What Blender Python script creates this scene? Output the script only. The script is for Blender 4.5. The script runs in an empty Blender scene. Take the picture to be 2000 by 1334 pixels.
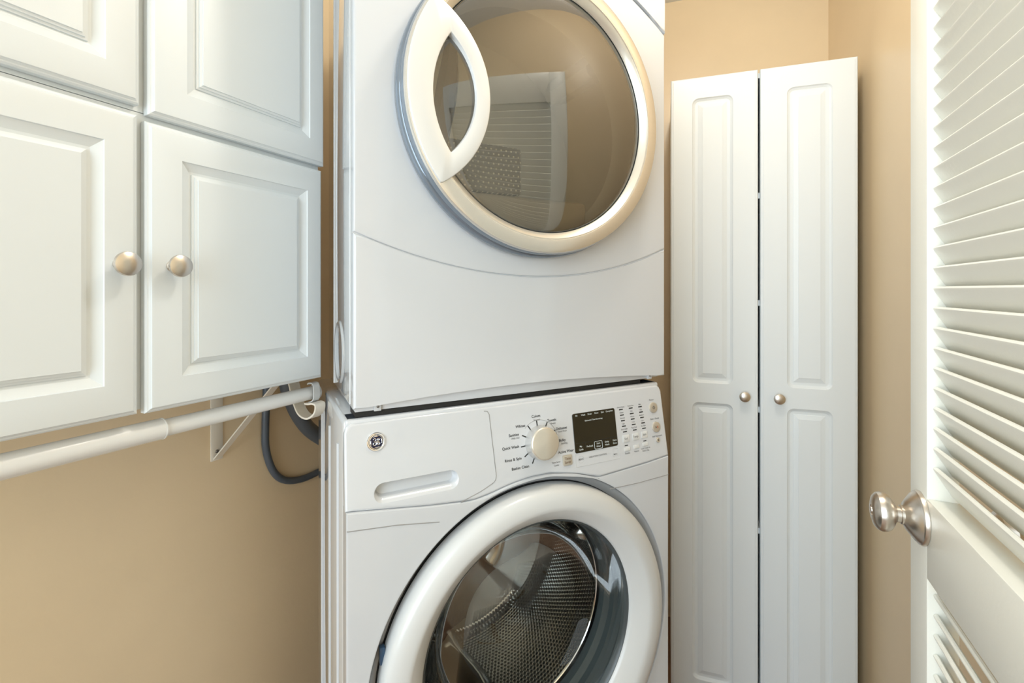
import bpy, bmesh, math, random
from mathutils import Vector, Matrix
random.seed(7)
PI = math.pi
S = bpy.context.scene
COL = S.collection
ZB = 0.15                      # every height below is measured from a level 0.15 m above the floor

# ------------------------------------------------------------------ camera, light, exposure
cam_d = bpy.data.cameras.new('camera'); cam = bpy.data.objects.new('camera', cam_d); COL.objects.link(cam)
cam.location = (0, 0, 1.2 + ZB); cam.rotation_euler = (PI / 2, 0, 0)
cam_d.sensor_width = 36; cam_d.lens = 36 * 911 / 2000; cam_d.shift_y = -0.05
cam_d.clip_start = 0.01; S.camera = cam
W = bpy.data.worlds.new('world'); S.world = W; W.use_nodes = True
W.node_tree.nodes['Background'].inputs[0].default_value = (0.9, 0.95, 1, 1)
W.node_tree.nodes['Background'].inputs[1].default_value = 0.3
def area(name, loc, target, sx, sy, power, col):
    l = bpy.data.lights.new(name, 'AREA'); l.shape = 'RECTANGLE'; l.size = sx; l.size_y = sy
    l.energy = power; l.color = col
    o = bpy.data.objects.new(name, l); COL.objects.link(o); o.location = loc
    o.rotation_euler = (Vector(target) - Vector(loc)).to_track_quat('-Z', 'Y').to_euler()
    return o
area('hall_light', (-1.00, -1.05, 1.50), (0.45, 1.2, 1.05), 1.4, 2.0, 49, (0.74, 0.89, 1.0))
lp = bpy.data.lights.new('ceiling_lamp', 'POINT'); lp.energy = 14; lp.color = (1.0, 0.94, 0.83); lp.shadow_soft_size = 0.06
lo = bpy.data.objects.new('ceiling_lamp', lp); COL.objects.link(lo); lo.location = (0.34, 0.76, 2.42)
S.view_settings.view_transform = 'Standard'; S.view_settings.look = 'None'
S.view_settings.gamma = 1; S.view_settings.use_curve_mapping = False
S.view_settings.exposure = 0.0

# ------------------------------------------------------------------ materials
def mat(name, col, rough=0.4, metal=0.0, coat=0.0, bump=0.0, bscale=200.0, spec=0.5, var=0.0, vscale=6.0):
    m = bpy.data.materials.new(name); m.use_nodes = True
    nt = m.node_tree; b = nt.nodes['Principled BSDF']
    b.inputs['Base Color'].default_value = (*col, 1); b.inputs['Roughness'].default_value = rough
    b.inputs['Metallic'].default_value = metal; b.inputs['Coat Weight'].default_value = coat
    b.inputs['Coat Roughness'].default_value = 0.05; b.inputs['Specular IOR Level'].default_value = spec
    tc = nt.nodes.new('ShaderNodeTexCoord')
    if bump:
        n = nt.nodes.new('ShaderNodeTexNoise'); n.inputs['Scale'].default_value = bscale; n.inputs['Detail'].default_value = 3
        nt.links.new(tc.outputs['Object'], n.inputs['Vector'])
        bp = nt.nodes.new('ShaderNodeBump'); bp.inputs['Strength'].default_value = bump; bp.inputs['Distance'].default_value = 0.002
        nt.links.new(n.outputs[0], bp.inputs['Height']); nt.links.new(bp.outputs[0], b.inputs['Normal'])
    if var:
        n = nt.nodes.new('ShaderNodeTexNoise'); n.inputs['Scale'].default_value = vscale; n.inputs['Detail'].default_value = 4
        nt.links.new(tc.outputs['Object'], n.inputs['Vector'])
        r = nt.nodes.new('ShaderNodeValToRGB')
        r.color_ramp.elements[0].position = 0.3; r.color_ramp.elements[1].position = 0.7
        r.color_ramp.elements[0].color = (*[c * (1 - var) for c in col], 1); r.color_ramp.elements[1].color = (*[min(1, c * (1 + var)) for c in col], 1)
        nt.links.new(n.outputs[0], r.inputs[0]); nt.links.new(r.outputs[0], b.inputs['Base Color'])
    return m
M = {}
M['wall'] = mat('tan_wall_paint', (0.79, 0.62, 0.405), 0.34, bump=0.12, bscale=90, var=0.02)
M['ceil'] = mat('ceiling_paint', (0.82, 0.80, 0.76), 0.8, bump=0.2, bscale=120)
M['hall'] = mat('hall_paint', (0.78, 0.79, 0.79), 0.6, bump=0.1, bscale=90)
M['floor'] = mat('wood_floor', (0.26, 0.15, 0.09), 0.35, var=0.12, vscale=20)
M['cab'] = mat('white_cabinet_thermofoil', (0.77, 0.81, 0.83), 0.38, bump=0.02, bscale=300)
M['enamel'] = mat('white_enamel', (0.62, 0.63, 0.65), 0.10, coat=0.5)
M['side'] = mat('shaded_side_enamel', (0.56, 0.56, 0.56), 0.07, coat=1.0, spec=0.8)  # front enamel with dimmer side light painted into its darker base
M['grip'] = mat('black_grip_plastic', (0.025, 0.028, 0.035), 0.25)
M['housing'] = mat('tan_lint_housing', (0.52, 0.45, 0.34), 0.4)
M['plastic'] = mat('white_plastic', (0.66, 0.66, 0.65), 0.28, coat=0.15)
M['louver'] = mat('cream_louver_paint', (0.88, 0.87, 0.80), 0.34, bump=0.10, bscale=160)
M['nickel'] = mat('brushed_nickel', (0.66, 0.61, 0.55), 0.30, metal=1.0, bump=0.02, bscale=400)
M['steel'] = mat('polished_steel', (0.55, 0.55, 0.54), 0.14, metal=1.0)
M['chrome'] = mat('chrome', (0.85, 0.85, 0.86), 0.06, metal=1.0)
M['silver'] = mat('silver_door_paint', (0.74, 0.74, 0.73), 0.33, metal=0.25, bump=0.012, bscale=500)
M['brushed'] = mat('brushed_ring_metal', (0.72, 0.69, 0.64), 0.26, metal=0.8, bump=0.012, bscale=500)
M['champagne'] = mat('champagne_trim', (0.74, 0.69, 0.60), 0.26, metal=0.6)
M['shell'] = mat('grey_door_shell', (0.20, 0.24, 0.29), 0.10, metal=0.45, coat=0.5)
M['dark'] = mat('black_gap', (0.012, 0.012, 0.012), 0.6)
M['seam'] = mat('grey_seam', (0.30, 0.29, 0.28), 0.6)
M['gasket'] = mat('grey_rubber', (0.055, 0.065, 0.068), 0.30)
M['drum'] = mat('dryer_drum_enamel', (0.86, 0.84, 0.78), 0.40)
M['button'] = mat('warm_silver_button', (0.60, 0.55, 0.47), 0.32, metal=0.5)
M['display'] = mat('black_display', (0.016, 0.014, 0.007), 0.10, coat=0.3)
M['print'] = mat('black_print', (0.02, 0.02, 0.02), 0.5)
M['grey'] = mat('grey_print', (0.20, 0.20, 0.20), 0.5)
M['lightprint'] = mat('pale_print', (0.62, 0.66, 0.66), 0.5)
M['red'] = mat('orange_print', (0.55, 0.20, 0.10), 0.5)
M['bracket'] = mat('cream_bracket_enamel', (0.80, 0.74, 0.64), 0.3)
M['rod'] = mat('white_rod_enamel', (0.82, 0.82, 0.81), 0.25, coat=0.2)
M['cord'] = mat('grey_cord_rubber', (0.085, 0.10, 0.12), 0.42)
M['hose'] = mat('dark_hose_rubber', (0.10, 0.11, 0.12), 0.45)
M['screw'] = mat('dull_screw', (0.25, 0.25, 0.26), 0.35, metal=0.9)
M['blue'] = mat('blue_hinge_plastic', (0.03, 0.07, 0.13), 0.3)

def glass_mat(name, tint, refl_rough=0.0, ior=1.5, scale=1.0):
    m = bpy.data.materials.new(name); m.use_nodes = True; nt = m.node_tree
    for n in list(nt.nodes):
        if n.type != 'OUTPUT_MATERIAL': nt.nodes.remove(n)
    out = [n for n in nt.nodes if n.type == 'OUTPUT_MATERIAL'][0]
    t = nt.nodes.new('ShaderNodeBsdfTransparent'); t.inputs[0].default_value = (*tint, 1)
    g = nt.nodes.new('ShaderNodeBsdfGlossy'); g.inputs['Roughness'].default_value = refl_rough
    f = nt.nodes.new('ShaderNodeFresnel'); f.inputs[0].default_value = ior
    mm = nt.nodes.new('ShaderNodeMath'); mm.operation = 'MULTIPLY'; mm.inputs[1].default_value = scale; mm.use_clamp = True
    mx = nt.nodes.new('ShaderNodeMixShader')
    nt.links.new(f.outputs[0], mm.inputs[0]); nt.links.new(mm.outputs[0], mx.inputs[0])
    nt.links.new(t.outputs[0], mx.inputs[1]); nt.links.new(g.outputs[0], mx.inputs[2]); nt.links.new(mx.outputs[0], out.inputs[0])
    return m
M['tint'] = glass_mat('tinted_dryer_glass', (0.92, 0.89, 0.80), 0.01, 1.6, 3.4)
M['bowl'] = glass_mat('clear_bowl_glass', (0.92, 0.94, 0.92), 0.0, 1.45, 0.30)

def perforated(name, col, rough, metal, cell, r, darkc=(0.01, 0.01, 0.01), dimple=True):
    """hex pattern of holes over the UV map (UV in metres)"""
    m = bpy.data.materials.new(name); m.use_nodes = True; nt = m.node_tree; b = nt.nodes['Principled BSDF']
    b.inputs['Roughness'].default_value = rough; b.inputs['Metallic'].default_value = metal
    uv = nt.nodes.new('ShaderNodeUVMap'); sep = nt.nodes.new('ShaderNodeSeparateXYZ'); nt.links.new(uv.outputs[0], sep.inputs[0])
    def math_(op, a, bb=None):
        n = nt.nodes.new('ShaderNodeMath'); n.operation = op
        for i, v in enumerate((a, bb)):
            if v is None: continue
            if isinstance(v, (int, float)): n.inputs[i].default_value = v
            else: nt.links.new(v, n.inputs[i])
        return n.outputs[0]
    def grid(ox, oy):
        px = math_('SUBTRACT', math_('FRACT', math_('ADD', math_('DIVIDE', sep.outputs[0], cell), ox)), 0.5)
        py = math_('MULTIPLY', math_('SUBTRACT', math_('FRACT', math_('ADD', math_('DIVIDE', sep.outputs[1], cell * 1.732), oy)), 0.5), 1.732)
        return math_('SQRT', math_('ADD', math_('MULTIPLY', px, px), math_('MULTIPLY', py, py)))
    d = math_('MINIMUM', grid(0.0, 0.0), grid(0.5, 0.5))
    hole = math_('LESS_THAN', d, r)
    mx = nt.nodes.new('ShaderNodeMix'); mx.data_type = 'RGBA'
    mx.inputs[6].default_value = (*col, 1); mx.inputs[7].default_value = (*darkc, 1)
    nt.links.new(hole, mx.inputs[0]); nt.links.new(mx.outputs[2], b.inputs['Base Color'])
    if metal: nt.links.new(math_('MULTIPLY', math_('SUBTRACT', 1.0, hole), metal), b.inputs['Metallic'])
    if dimple:
        bp = nt.nodes.new('ShaderNodeBump'); bp.inputs['Strength'].default_value = 0.7; bp.inputs['Distance'].default_value = 0.003
        nt.links.new(math_('MINIMUM', d, r * 1.7), bp.inputs['Height']); nt.links.new(bp.outputs[0], b.inputs['Normal'])
    return m
M['perf'] = perforated('perforated_drum_steel', (0.40, 0.39, 0.37), 0.14, 1.0, 0.0095, 0.29)
M['lint'] = perforated('perforated_lint_grille', (0.30, 0.26, 0.20), 0.45, 0.0, 0.011, 0.17, (0.85, 0.80, 0.66), False)

# ------------------------------------------------------------------ mesh helpers
def link_mesh(name, bm, m, parent=None, smooth=40, loc=None, rot=None, wn=False):
    bmesh.ops.remove_doubles(bm, verts=bm.verts, dist=1e-6)
    bmesh.ops.recalc_face_normals(bm, faces=bm.faces)
    me = bpy.data.meshes.new(name); bm.to_mesh(me); bm.free()
    if isinstance(m, str): m = M[m]
    me.materials.append(m)
    if smooth:
        for p in me.polygons: p.use_smooth = True
        me.set_sharp_from_angle(angle=math.radians(smooth))
    o = bpy.data.objects.new(name, me); COL.objects.link(o)
    if wn:
        w = o.modifiers.new('weighted_normals', 'WEIGHTED_NORMAL'); w.keep_sharp = True; w.weight = 100; w.mode = 'FACE_AREA'
    if parent: o.parent = parent
    if loc: o.location = loc
    if rot: o.rotation_euler = rot
    return o
def frame(ox, oy, ang, z=0.0):
    """plane frame: local x runs along direction ang (degrees from +Y towards +X), y = x turned left, z up"""
    return Matrix.Translation((ox, oy, z + ZB)) @ Matrix.Rotation(math.radians(90 - ang), 4, 'Z')
def thing(name, label, cat, mtx, group=None):
    o = bpy.data.objects.new(name, None); COL.objects.link(o); o.matrix_world = mtx; o.empty_display_size = 0.05
    o['label'] = label; o['category'] = cat
    if group: o['group'] = group
    return o
def struct(o): o['kind'] = 'structure'; return o
def box(bm, x0, x1, y0, y1, z0, z1, bev=0.0, seg=2):
    r = bmesh.ops.create_cube(bm, size=1.0); vs = r['verts']
    for v in vs:
        v.co = Vector(((x0 + x1) / 2 + v.co.x * (x1 - x0), (y0 + y1) / 2 + v.co.y * (y1 - y0), (z0 + z1) / 2 + v.co.z * (z1 - z0)))
    if bev:
        es = list({e for v in vs for e in v.link_edges})
        bmesh.ops.bevel(bm, geom=es, offset=bev, segments=seg, affect='EDGES', profile=0.5)
    return bm
def boxm(*a, **k): return box(bmesh.new(), *a, **k)
def bridge(bm, A, B, closed=True):
    n = len(A)
    for i in range(n if closed else n - 1):
        j = (i + 1) % n
        try: bm.faces.new((A[i], A[j], B[j], B[i]))
        except ValueError: pass
def loops(bm, ls, cap0=False, cap1=False):
    L = [[bm.verts.new(p) for p in l] for l in ls]
    for a, b in zip(L, L[1:]): bridge(bm, a, b)
    if cap0: bm.faces.new(L[0])
    if cap1: bm.faces.new(L[-1])
    return L
def lathe(bm, prof, cx=0.0, cz=0.0, seg=72, cap0=False, cap1=False, axis='y', cy=0.0):
    """prof: (radius, along-axis) pairs, turned about the y axis (through x=cx, z=cz), or about z"""
    ls = []
    for r, h in prof:
        if axis == 'y': ls.append([(cx + r * math.cos(2 * PI * k / seg), h, cz + r * math.sin(2 * PI * k / seg)) for k in range(seg)])
        else: ls.append([(cx + r * math.cos(2 * PI * k / seg), cy + r * math.sin(2 * PI * k / seg), h) for k in range(seg)])
    loops(bm, ls, cap0, cap1); return bm
def tube(bm, pts, r, seg=10, closed=False, cap=True):
    P = [Vector(p) for p in pts]; n = len(P); ls = []; up = None
    for i, p in enumerate(P):
        a = P[(i - 1) % n] if (closed or i) else P[0]; b = P[(i + 1) % n] if (closed or i < n - 1) else P[-1]
        t = (b - a).normalized()
        if up is None: up = Vector((0, 0, 1)) if abs(t.z) < 0.9 else Vector((1, 0, 0))
        s = t.cross(up).normalized(); up = s.cross(t).normalized()
        rr = r[i] if isinstance(r, (list, tuple)) else r
        ls.append([p + (s * math.cos(2 * PI * k / seg) + up * math.sin(2 * PI * k / seg)) * rr for k in range(seg)])
    L = [[bm.verts.new(q) for q in l] for l in ls]
    for a, b in zip(L, L[1:]): bridge(bm, a, b)
    if closed: bridge(bm, L[-1], L[0])
    elif cap: bm.faces.new(L[0]); bm.faces.new(L[-1])
    return bm
def spline(pts, n=8):
    P = [Vector(p) for p in pts]; out = []
    for i in range(len(P) - 1):
        p0 = P[max(i - 1, 0)]; p1 = P[i]; p2 = P[i + 1]; p3 = P[min(i + 2, len(P) - 1)]
        for k in range(n):
            t = k / n
            out.append(0.5 * ((2 * p1) + (-p0 + p2) * t + (2 * p0 - 5 * p1 + 4 * p2 - p3) * t * t + (-p0 + 3 * p1 - 3 * p2 + p3) * t ** 3))
    out.append(P[-1]); return out
def prism(bm, poly, y0, y1, bev=0.0, seg=3):
    """poly in (x, z); y0 front (towards the viewer), y1 back; bevels the front rim"""
    f = [bm.verts.new((x, y0, z)) for x, z in poly]; b = [bm.verts.new((x, y1, z)) for x, z in poly]
    ff = bm.faces.new(f); bm.faces.new(b[::-1]); bridge(bm, f, b)
    if bev:
        bmesh.ops.bevel(bm, geom=list(ff.edges), offset=bev, segments=seg, affect='EDGES', profile=0.5)
    return bm
def rrect(x0, x1, z0, z1, r, n=5):
    out = []
    for cx, cz, a in ((x1 - r, z1 - r, 0), (x0 + r, z1 - r, 90), (x0 + r, z0 + r, 180), (x1 - r, z0 + r, 270)):
        for k in range(n + 1):
            t = math.radians(a + 90 * k / n); out.append((cx + r * math.cos(t), cz + r * math.sin(t)))
    return out
def raypoly(cx, cz, t, poly):
    dx, dz = math.cos(t), math.sin(t); best = None
    for i in range(len(poly)):
        (ax, az), (bx, bz) = poly[i], poly[(i + 1) % len(poly)]
        ex, ez = bx - ax, bz - az; den = dx * ez - dz * ex
        if abs(den) < 1e-12: continue
        s = ((ax - cx) * ez - (az - cz) * ex) / den; q = ((ax - cx) * dz - (az - cz) * dx) / den
        if s > 0 and -1e-9 <= q <= 1 + 1e-9: best = s if best is None else min(best, s)
    return best
def holed_plate(bm, cx, cz, hole, outer, y0, y1, bo=0.004, bi=0.003, N=160, extra=()):
    """plate in the x-z plane with an inner hole; both given as radius functions or polygons"""
    rf = lambda h: (h if callable(h) else (lambda t: raypoly(cx, cz, t, h)))
    hi, ho = rf(hole), rf(outer)
    ts = [2 * PI * k / N for k in range(N)]
    for p in (outer if not callable(outer) else []):
        if p in extra or extra == 'all': ts.append(math.atan2(p[1] - cz, p[0] - cx) % (2 * PI))
    for p in (hole if not callable(hole) else []):
        if extra == 'all' or p in extra: ts.append(math.atan2(p[1] - cz, p[0] - cx) % (2 * PI))
    ts = sorted(set(round(t, 6) for t in ts))
    RI = [hi(t) for t in ts]; RO = [ho(t) for t in ts]
    def lp(f, y): return [(cx + f(i) * math.cos(t), y, cz + f(i) * math.sin(t)) for i, t in enumerate(ts)]
    ls = [lp(lambda i: RI[i], y1), lp(lambda i: RI[i], y0 + bi), lp(lambda i: RI[i] + bi * 0.3, y0 + bi * 0.3), lp(lambda i: RI[i] + bi, y0),
          lp(lambda i: RO[i] - bo, y0), lp(lambda i: RO[i] - bo * 0.3, y0 + bo * 0.3), lp(lambda i: RO[i], y0 + bo), lp(lambda i: RO[i], y1)]
    L = loops(bm, ls); bridge(bm, L[-1], L[0]); return bm
def rect_loop(x0, x1, z0, z1, y, r=0.0, n=4):
    if r: return [(x, y, z) for x, z in rrect(x0, x1, z0, z1, r, n)]
    return [(x1, y, z1), (x0, y, z1), (x0, y, z0), (x1, y, z0)]
def text_bm(bm, s, x, z, size, y=0.0, align='CENTER', ext=0.0, italic=0.0, sx=1.0, bold=0.012):
    c = bpy.data.curves.new('txt', 'FONT'); c.body = s; c.size = size; c.align_x = align; c.align_y = 'CENTER'; c.extrude = ext; c.resolution_u = 3; c.shear = italic; c.offset = size * bold
    o = bpy.data.objects.new('txt', c); COL.objects.link(o)
    dg = bpy.context.evaluated_depsgraph_get(); me = bpy.data.meshes.new_from_object(o.evaluated_get(dg))
    t = bmesh.new(); t.from_mesh(me)
    for v in t.verts: v.co = Vector((x + v.co.x * sx, y - v.co.z, z + v.co.y))
    t.to_mesh(me); t.free(); bm.from_mesh(me)
    bpy.data.objects.remove(o); bpy.data.curves.remove(c); bpy.data.meshes.remove(me)
    return bm
def flat_uv_cyl(o, r, cz, cx):
    me = o.data; uv = me.uv_layers.new(name='UVMap')
    for p in me.polygons:
        base = None
        for li in p.loop_indices:
            v = me.vertices[me.loops[li].vertex_index].co
            a = math.atan2(v.z - cz, v.x - cx)
            if base is None: base = a
            while a - base > PI: a -= 2 * PI
            while a - base < -PI: a += 2 * PI
            uv.data[li].uv = (a * r, v.y)
def flat_uv_xz(o):
    me = o.data; uv = me.uv_layers.new(name='UVMap')
    for p in me.polygons:
        for li in p.loop_indices:
            v = me.vertices[me.loops[li].vertex_index].co; uv.data[li].uv = (v.x, v.z)

# ------------------------------------------------------------------ planes of the place
FM = (-0.2559, 0.7520, 62.3)         # machine fronts
FC = (-0.5166, 0.6600, 26.0)         # wall cabinet doors, y points into the left wall
FT = (1.0404, 1.4000, 108.3)         # tall cabinet front, x to the right, y into the back wall
FD = (0.5636, 0.6600, 25.0)          # louvered door face, x deeper, y into the room
CEIL = 2.39
mC = frame(*FC); mT = frame(*FT)
# ------------------------------------------------------------------ room shell
def wall(name, p, q, m, h0=0.0, h1=CEIL + ZB, t=0.1, flip=1):
    p = Vector((*p, 0)); q = Vector((*q, 0)); d = (q - p); L = d.length; a = math.atan2(d.y, d.x)
    bm = boxm(-t, L + t, 0, t * flip, h0, h1) if flip > 0 else boxm(-t, L + t, -t, 0, h0, h1)
    return struct(link_mesh(name, bm, m, None, 0, loc=p, rot=(0, 0, a)))
def T2(x, y): v = mT @ Vector((x, y, 0)); return (v.x, v.y)
def C2(x, y): v = mC @ Vector((x, y, 0)); return (v.x, v.y)
WALLY = 0.32
c_br = T2(0.03, 0.38); c_fr = T2(0.03, -3.0)
# corner of the back wall and the left wall
A = Vector(c_br); B = Vector(T2(-1, 0.38)) - A; Cc = Vector(C2(0, WALLY)); Dd = Vector(C2(1, WALLY)) - Cc
den = B.x * Dd.y - B.y * Dd.x; s_ = ((Cc.x - A.x) * Dd.y - (Cc.y - A.y) * Dd.x) / den
c_bl = tuple(A + B * s_); c_fl = C2(-2.6, WALLY)
wall('wall_back', c_br, c_bl, 'wall', flip=-1)
wall('wall_left', c_bl, c_fl, 'wall', flip=-1)
wall('wall_front', c_fl, c_fr, 'hall', flip=-1)
wall('wall_right', c_fr, c_br, 'wall', flip=-1)
def slab(name, m, z0, z1):
    bm = bmesh.new(); ps = [c_br, c_bl, c_fl, c_fr]
    c = Vector((sum(p[0] for p in ps) / 4, sum(p[1] for p in ps) / 4))
    ps = [c + (Vector(p) - c) * 1.12 for p in ps]
    loops(bm, [[(p.x, p.y, z0) for p in ps], [(p.x, p.y, z1) for p in ps]], True, True)
    return struct(link_mesh(name, bm, m, None, 0))
slab('floor', 'floor', -0.1, 0.0); slab('ceiling', 'ceil', CEIL + ZB, CEIL + ZB + 0.1)

# ------------------------------------------------------------------ raised panel doors
def knob_bm(cx, cz, y0, r=0.0165, reach=0.027):
    """round cabinet knob whose foot sits at y0 and that comes out towards -y"""
    bm = bmesh.new(); k = r / 0.0165
    lathe(bm, [(0.0085 * k, y0), (0.0085 * k, y0 - 0.002), (0.0062 * k, y0 - 0.004), (0.0058 * k, y0 - 0.010 * k), (0.009 * k, y0 - 0.0125 * k),
               (0.0145 * k, y0 - 0.0165 * k), (r, y0 - 0.0205 * k), (0.0155 * k, y0 - 0.0235 * k), (0.011 * k, y0 - 0.026 * k), (0.005 * k, y0 - 0.0272 * k), (0.0008, y0 - 0.0275 * k)],
          cx, cz, 32, True, True)
    return bm
def raised_door(name, x0, x1, z0, z1, parent, T=0.016, pl=0.046, pr=0.037, pt=0.046, pb=0.046, mname='cab'):
    """door whose front is y = 0: ogee rim, frame, sunk cove and raised field"""
    bm = bmesh.new(); ls = []
    for ins, y in ((0, T), (0, 0.0062), (0.0022, 0.0040), (0.0036, 0.0036), (0.0060, 0.0016), (0.0066, 0.0004), (0.0085, 0.0)):
        ls.append(rect_loop(x0 + ins, x1 - ins, z0 + ins, z1 - ins, y))
    px0, px1, pz0, pz1 = x0 + pl, x1 - pr, z0 + pb, z1 - pt
    for ins, y in ((0, 0.0), (0.0005, 0.0006), (0.0010, 0.0016), (0.0125, 0.0074), (0.0165, 0.0080), (0.0168, 0.0058), (0.0200, 0.0050), (0.0203, 0.0032), (0.0238, 0.0022), (0.0241, 0.0006)):
        ls.append(rect_loop(px0 + ins, px1 - ins, pz0 + ins, pz1 - ins, y))
    loops(bm, ls, True, True)
    return link_mesh(name, bm, mname, parent, 12)
def wall_cabinet(z0, z1, doors, label, knobs, group):
    t = thing('wall_cabinet', label, 'cabinet', frame(*C2(-0.32, 0.0), FC[2], z0), group)
    H = z1 - z0; L = 0.634
    bm = bmesh.new(); th = 0.016; yf, yb = 0.0175, WALLY - 0.001
    box(bm, 0, th, yf, yb, 0, H, 0.0008, 1); box(bm, L - th, L, yf, yb, 0, H, 0.0008, 1)
    box(bm, th, L - th, yf, yb, 0, th); box(bm, th, L - th, yf, yb, H - th, H)
    box(bm, L / 2 - 0.018 , L / 2 + 0.018, yf, yf + 0.018, th, H - th)
    box(bm, th, L - th, yb - 0.006, yb, th, H - th)
    link_mesh('body', bm, 'cab', t, 30)
    for (dx0, dx1, dz0, dz1, pl, pr), kx in zip(doors, knobs):   # the upper pair opens by its lower edge
        d = raised_door('door', dx0 + 0.32, dx1 + 0.32, dz0 - z0, dz1 - z0, t, 0.016, pl, pr)
        if kx is not None: link_mesh('knob', knob_bm(kx + 0.32, 1.2355 - z0, 0.0), 'nickel', d, 30)
    return t
wall_cabinet(1.030, 1.4535, [(-0.317, -0.0095, 1.0268, 1.4455, 0.040, 0.0395), (0.0, 0.3105, 1.0248, 1.4405, 0.0465, 0.037)],
             'white raised panel wall cabinet with two nickel knobs above the hanging rod', (-0.0320, 0.0332), 'white wall cabinets on the left wall')
wall_cabinet(1.4545, 1.92, [(-0.317, -0.0070, 1.4602, 1.905, 0.040, 0.0405), (0.0035, 0.3165, 1.4508, 1.905, 0.050, 0.037)],
             'upper white wall cabinet at top left, its doors cut by the frame', (None, None), 'white wall cabinets on the left wall')

# ------------------------------------------------------------------ tall cabinet
def tall_cabinet():
    zb = -ZB
    t = thing('tall_cabinet', 'tall narrow white double-door cabinet standing against the back wall', 'cabinet', frame(*T2(-0.536, 0.0), FT[2], zb))
    H = 1.905 - zb; L = 0.536
    bm = bmesh.new(); yf, yb, th = 0.020, 0.372, 0.016
    box(bm, 0.003, th, yf, yb, 0, H - 0.006); box(bm, L - th, L - 0.003, yf, yb, 0, H - 0.006)
    box(bm, th, L - th, yf, yb, H - 0.022, H - 0.006); box(bm, th, L - th, yf + 0.03, yb, 0, 0.05); box(bm, th, L - th, yb - 0.006, yb, 0.05, H - 0.022)
    link_mesh('body', bm, 'cab', t, 30)
    for zz in (1.5046, 1.1593, 0.8156, 0.4258):
        link_mesh('shelf', boxm(th, L - th, yf - 0.001, yb - 0.01, zz - zb - 0.009, zz - zb + 0.009), 'cab', t, 30)
    def door(x0, x1, kx, p0, p1):
        bm = bmesh.new(); z0, z1 = 0.02, H; T = 0.017
        ls = [rect_loop(x0, x1, z0, z1, T), rect_loop(x0, x1, z0, z1, 0.006)]
        for ins, y in ((0.002, 0.0025), (0.005, 0.0014), (0.008, 0.0012), (0.009, 0.0)): ls.append(rect_loop(x0 + ins, x1 - ins, z0 + ins, z1 - ins, y))
        L1 = loops(bm, ls, True, False); rim = L1[-1]
        holes = []
        for pz0, pz1 in ((0.895 - zb, 1.834 - zb), (-0.085 - zb, 0.831 - zb)):
            n = 5; pl = []
            for ins, y, r in ((0.0, 0.0, 0.020), (0.0030, 0.0030, 0.018), (0.009, 0.0062, 0.013), (0.0135, 0.0066, 0.010), (0.0185, 0.0064, 0.0012), (0.0190, 0.0052, 0.001), (0.0315, 0.0018, 0.0008), (0.0322, 0.0008, 0.0006)):
                pl.append([(x, y, z) for x, z in rrect(p0 + ins, p1 - ins, pz0 + ins, pz1 - ins, r, n)])
            LL = loops(bm, pl, False, True); holes.append(LL[0])
        # frame between the rim and both routed panels
        def near(loop, sx, sz):
            return max(range(len(loop)), key=lambda i: loop[i].co.x * sx + loop[i].co.z * sz)
        es = []
        for lp in [rim] + holes:
            for i in range(len(lp)):
                e = bm.edges.get((lp[i], lp[(i + 1) % len(lp)])); es.append(e)
        bmesh.ops.triangle_fill(bm, edges=es, use_beauty=True)
        d = link_mesh('door', bm, 'cab', t, 12)
        link_mesh('knob', knob_bm(kx, 0.8615 - zb, 0.0, 0.0165), 'nickel', d, 30)
    door(0.002, 0.2660, 0.2246, 0.0695, 0.1932)
    door(0.2722, 0.536, 0.3222, 0.3464, 0.4700)
tall_cabinet()

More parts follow.
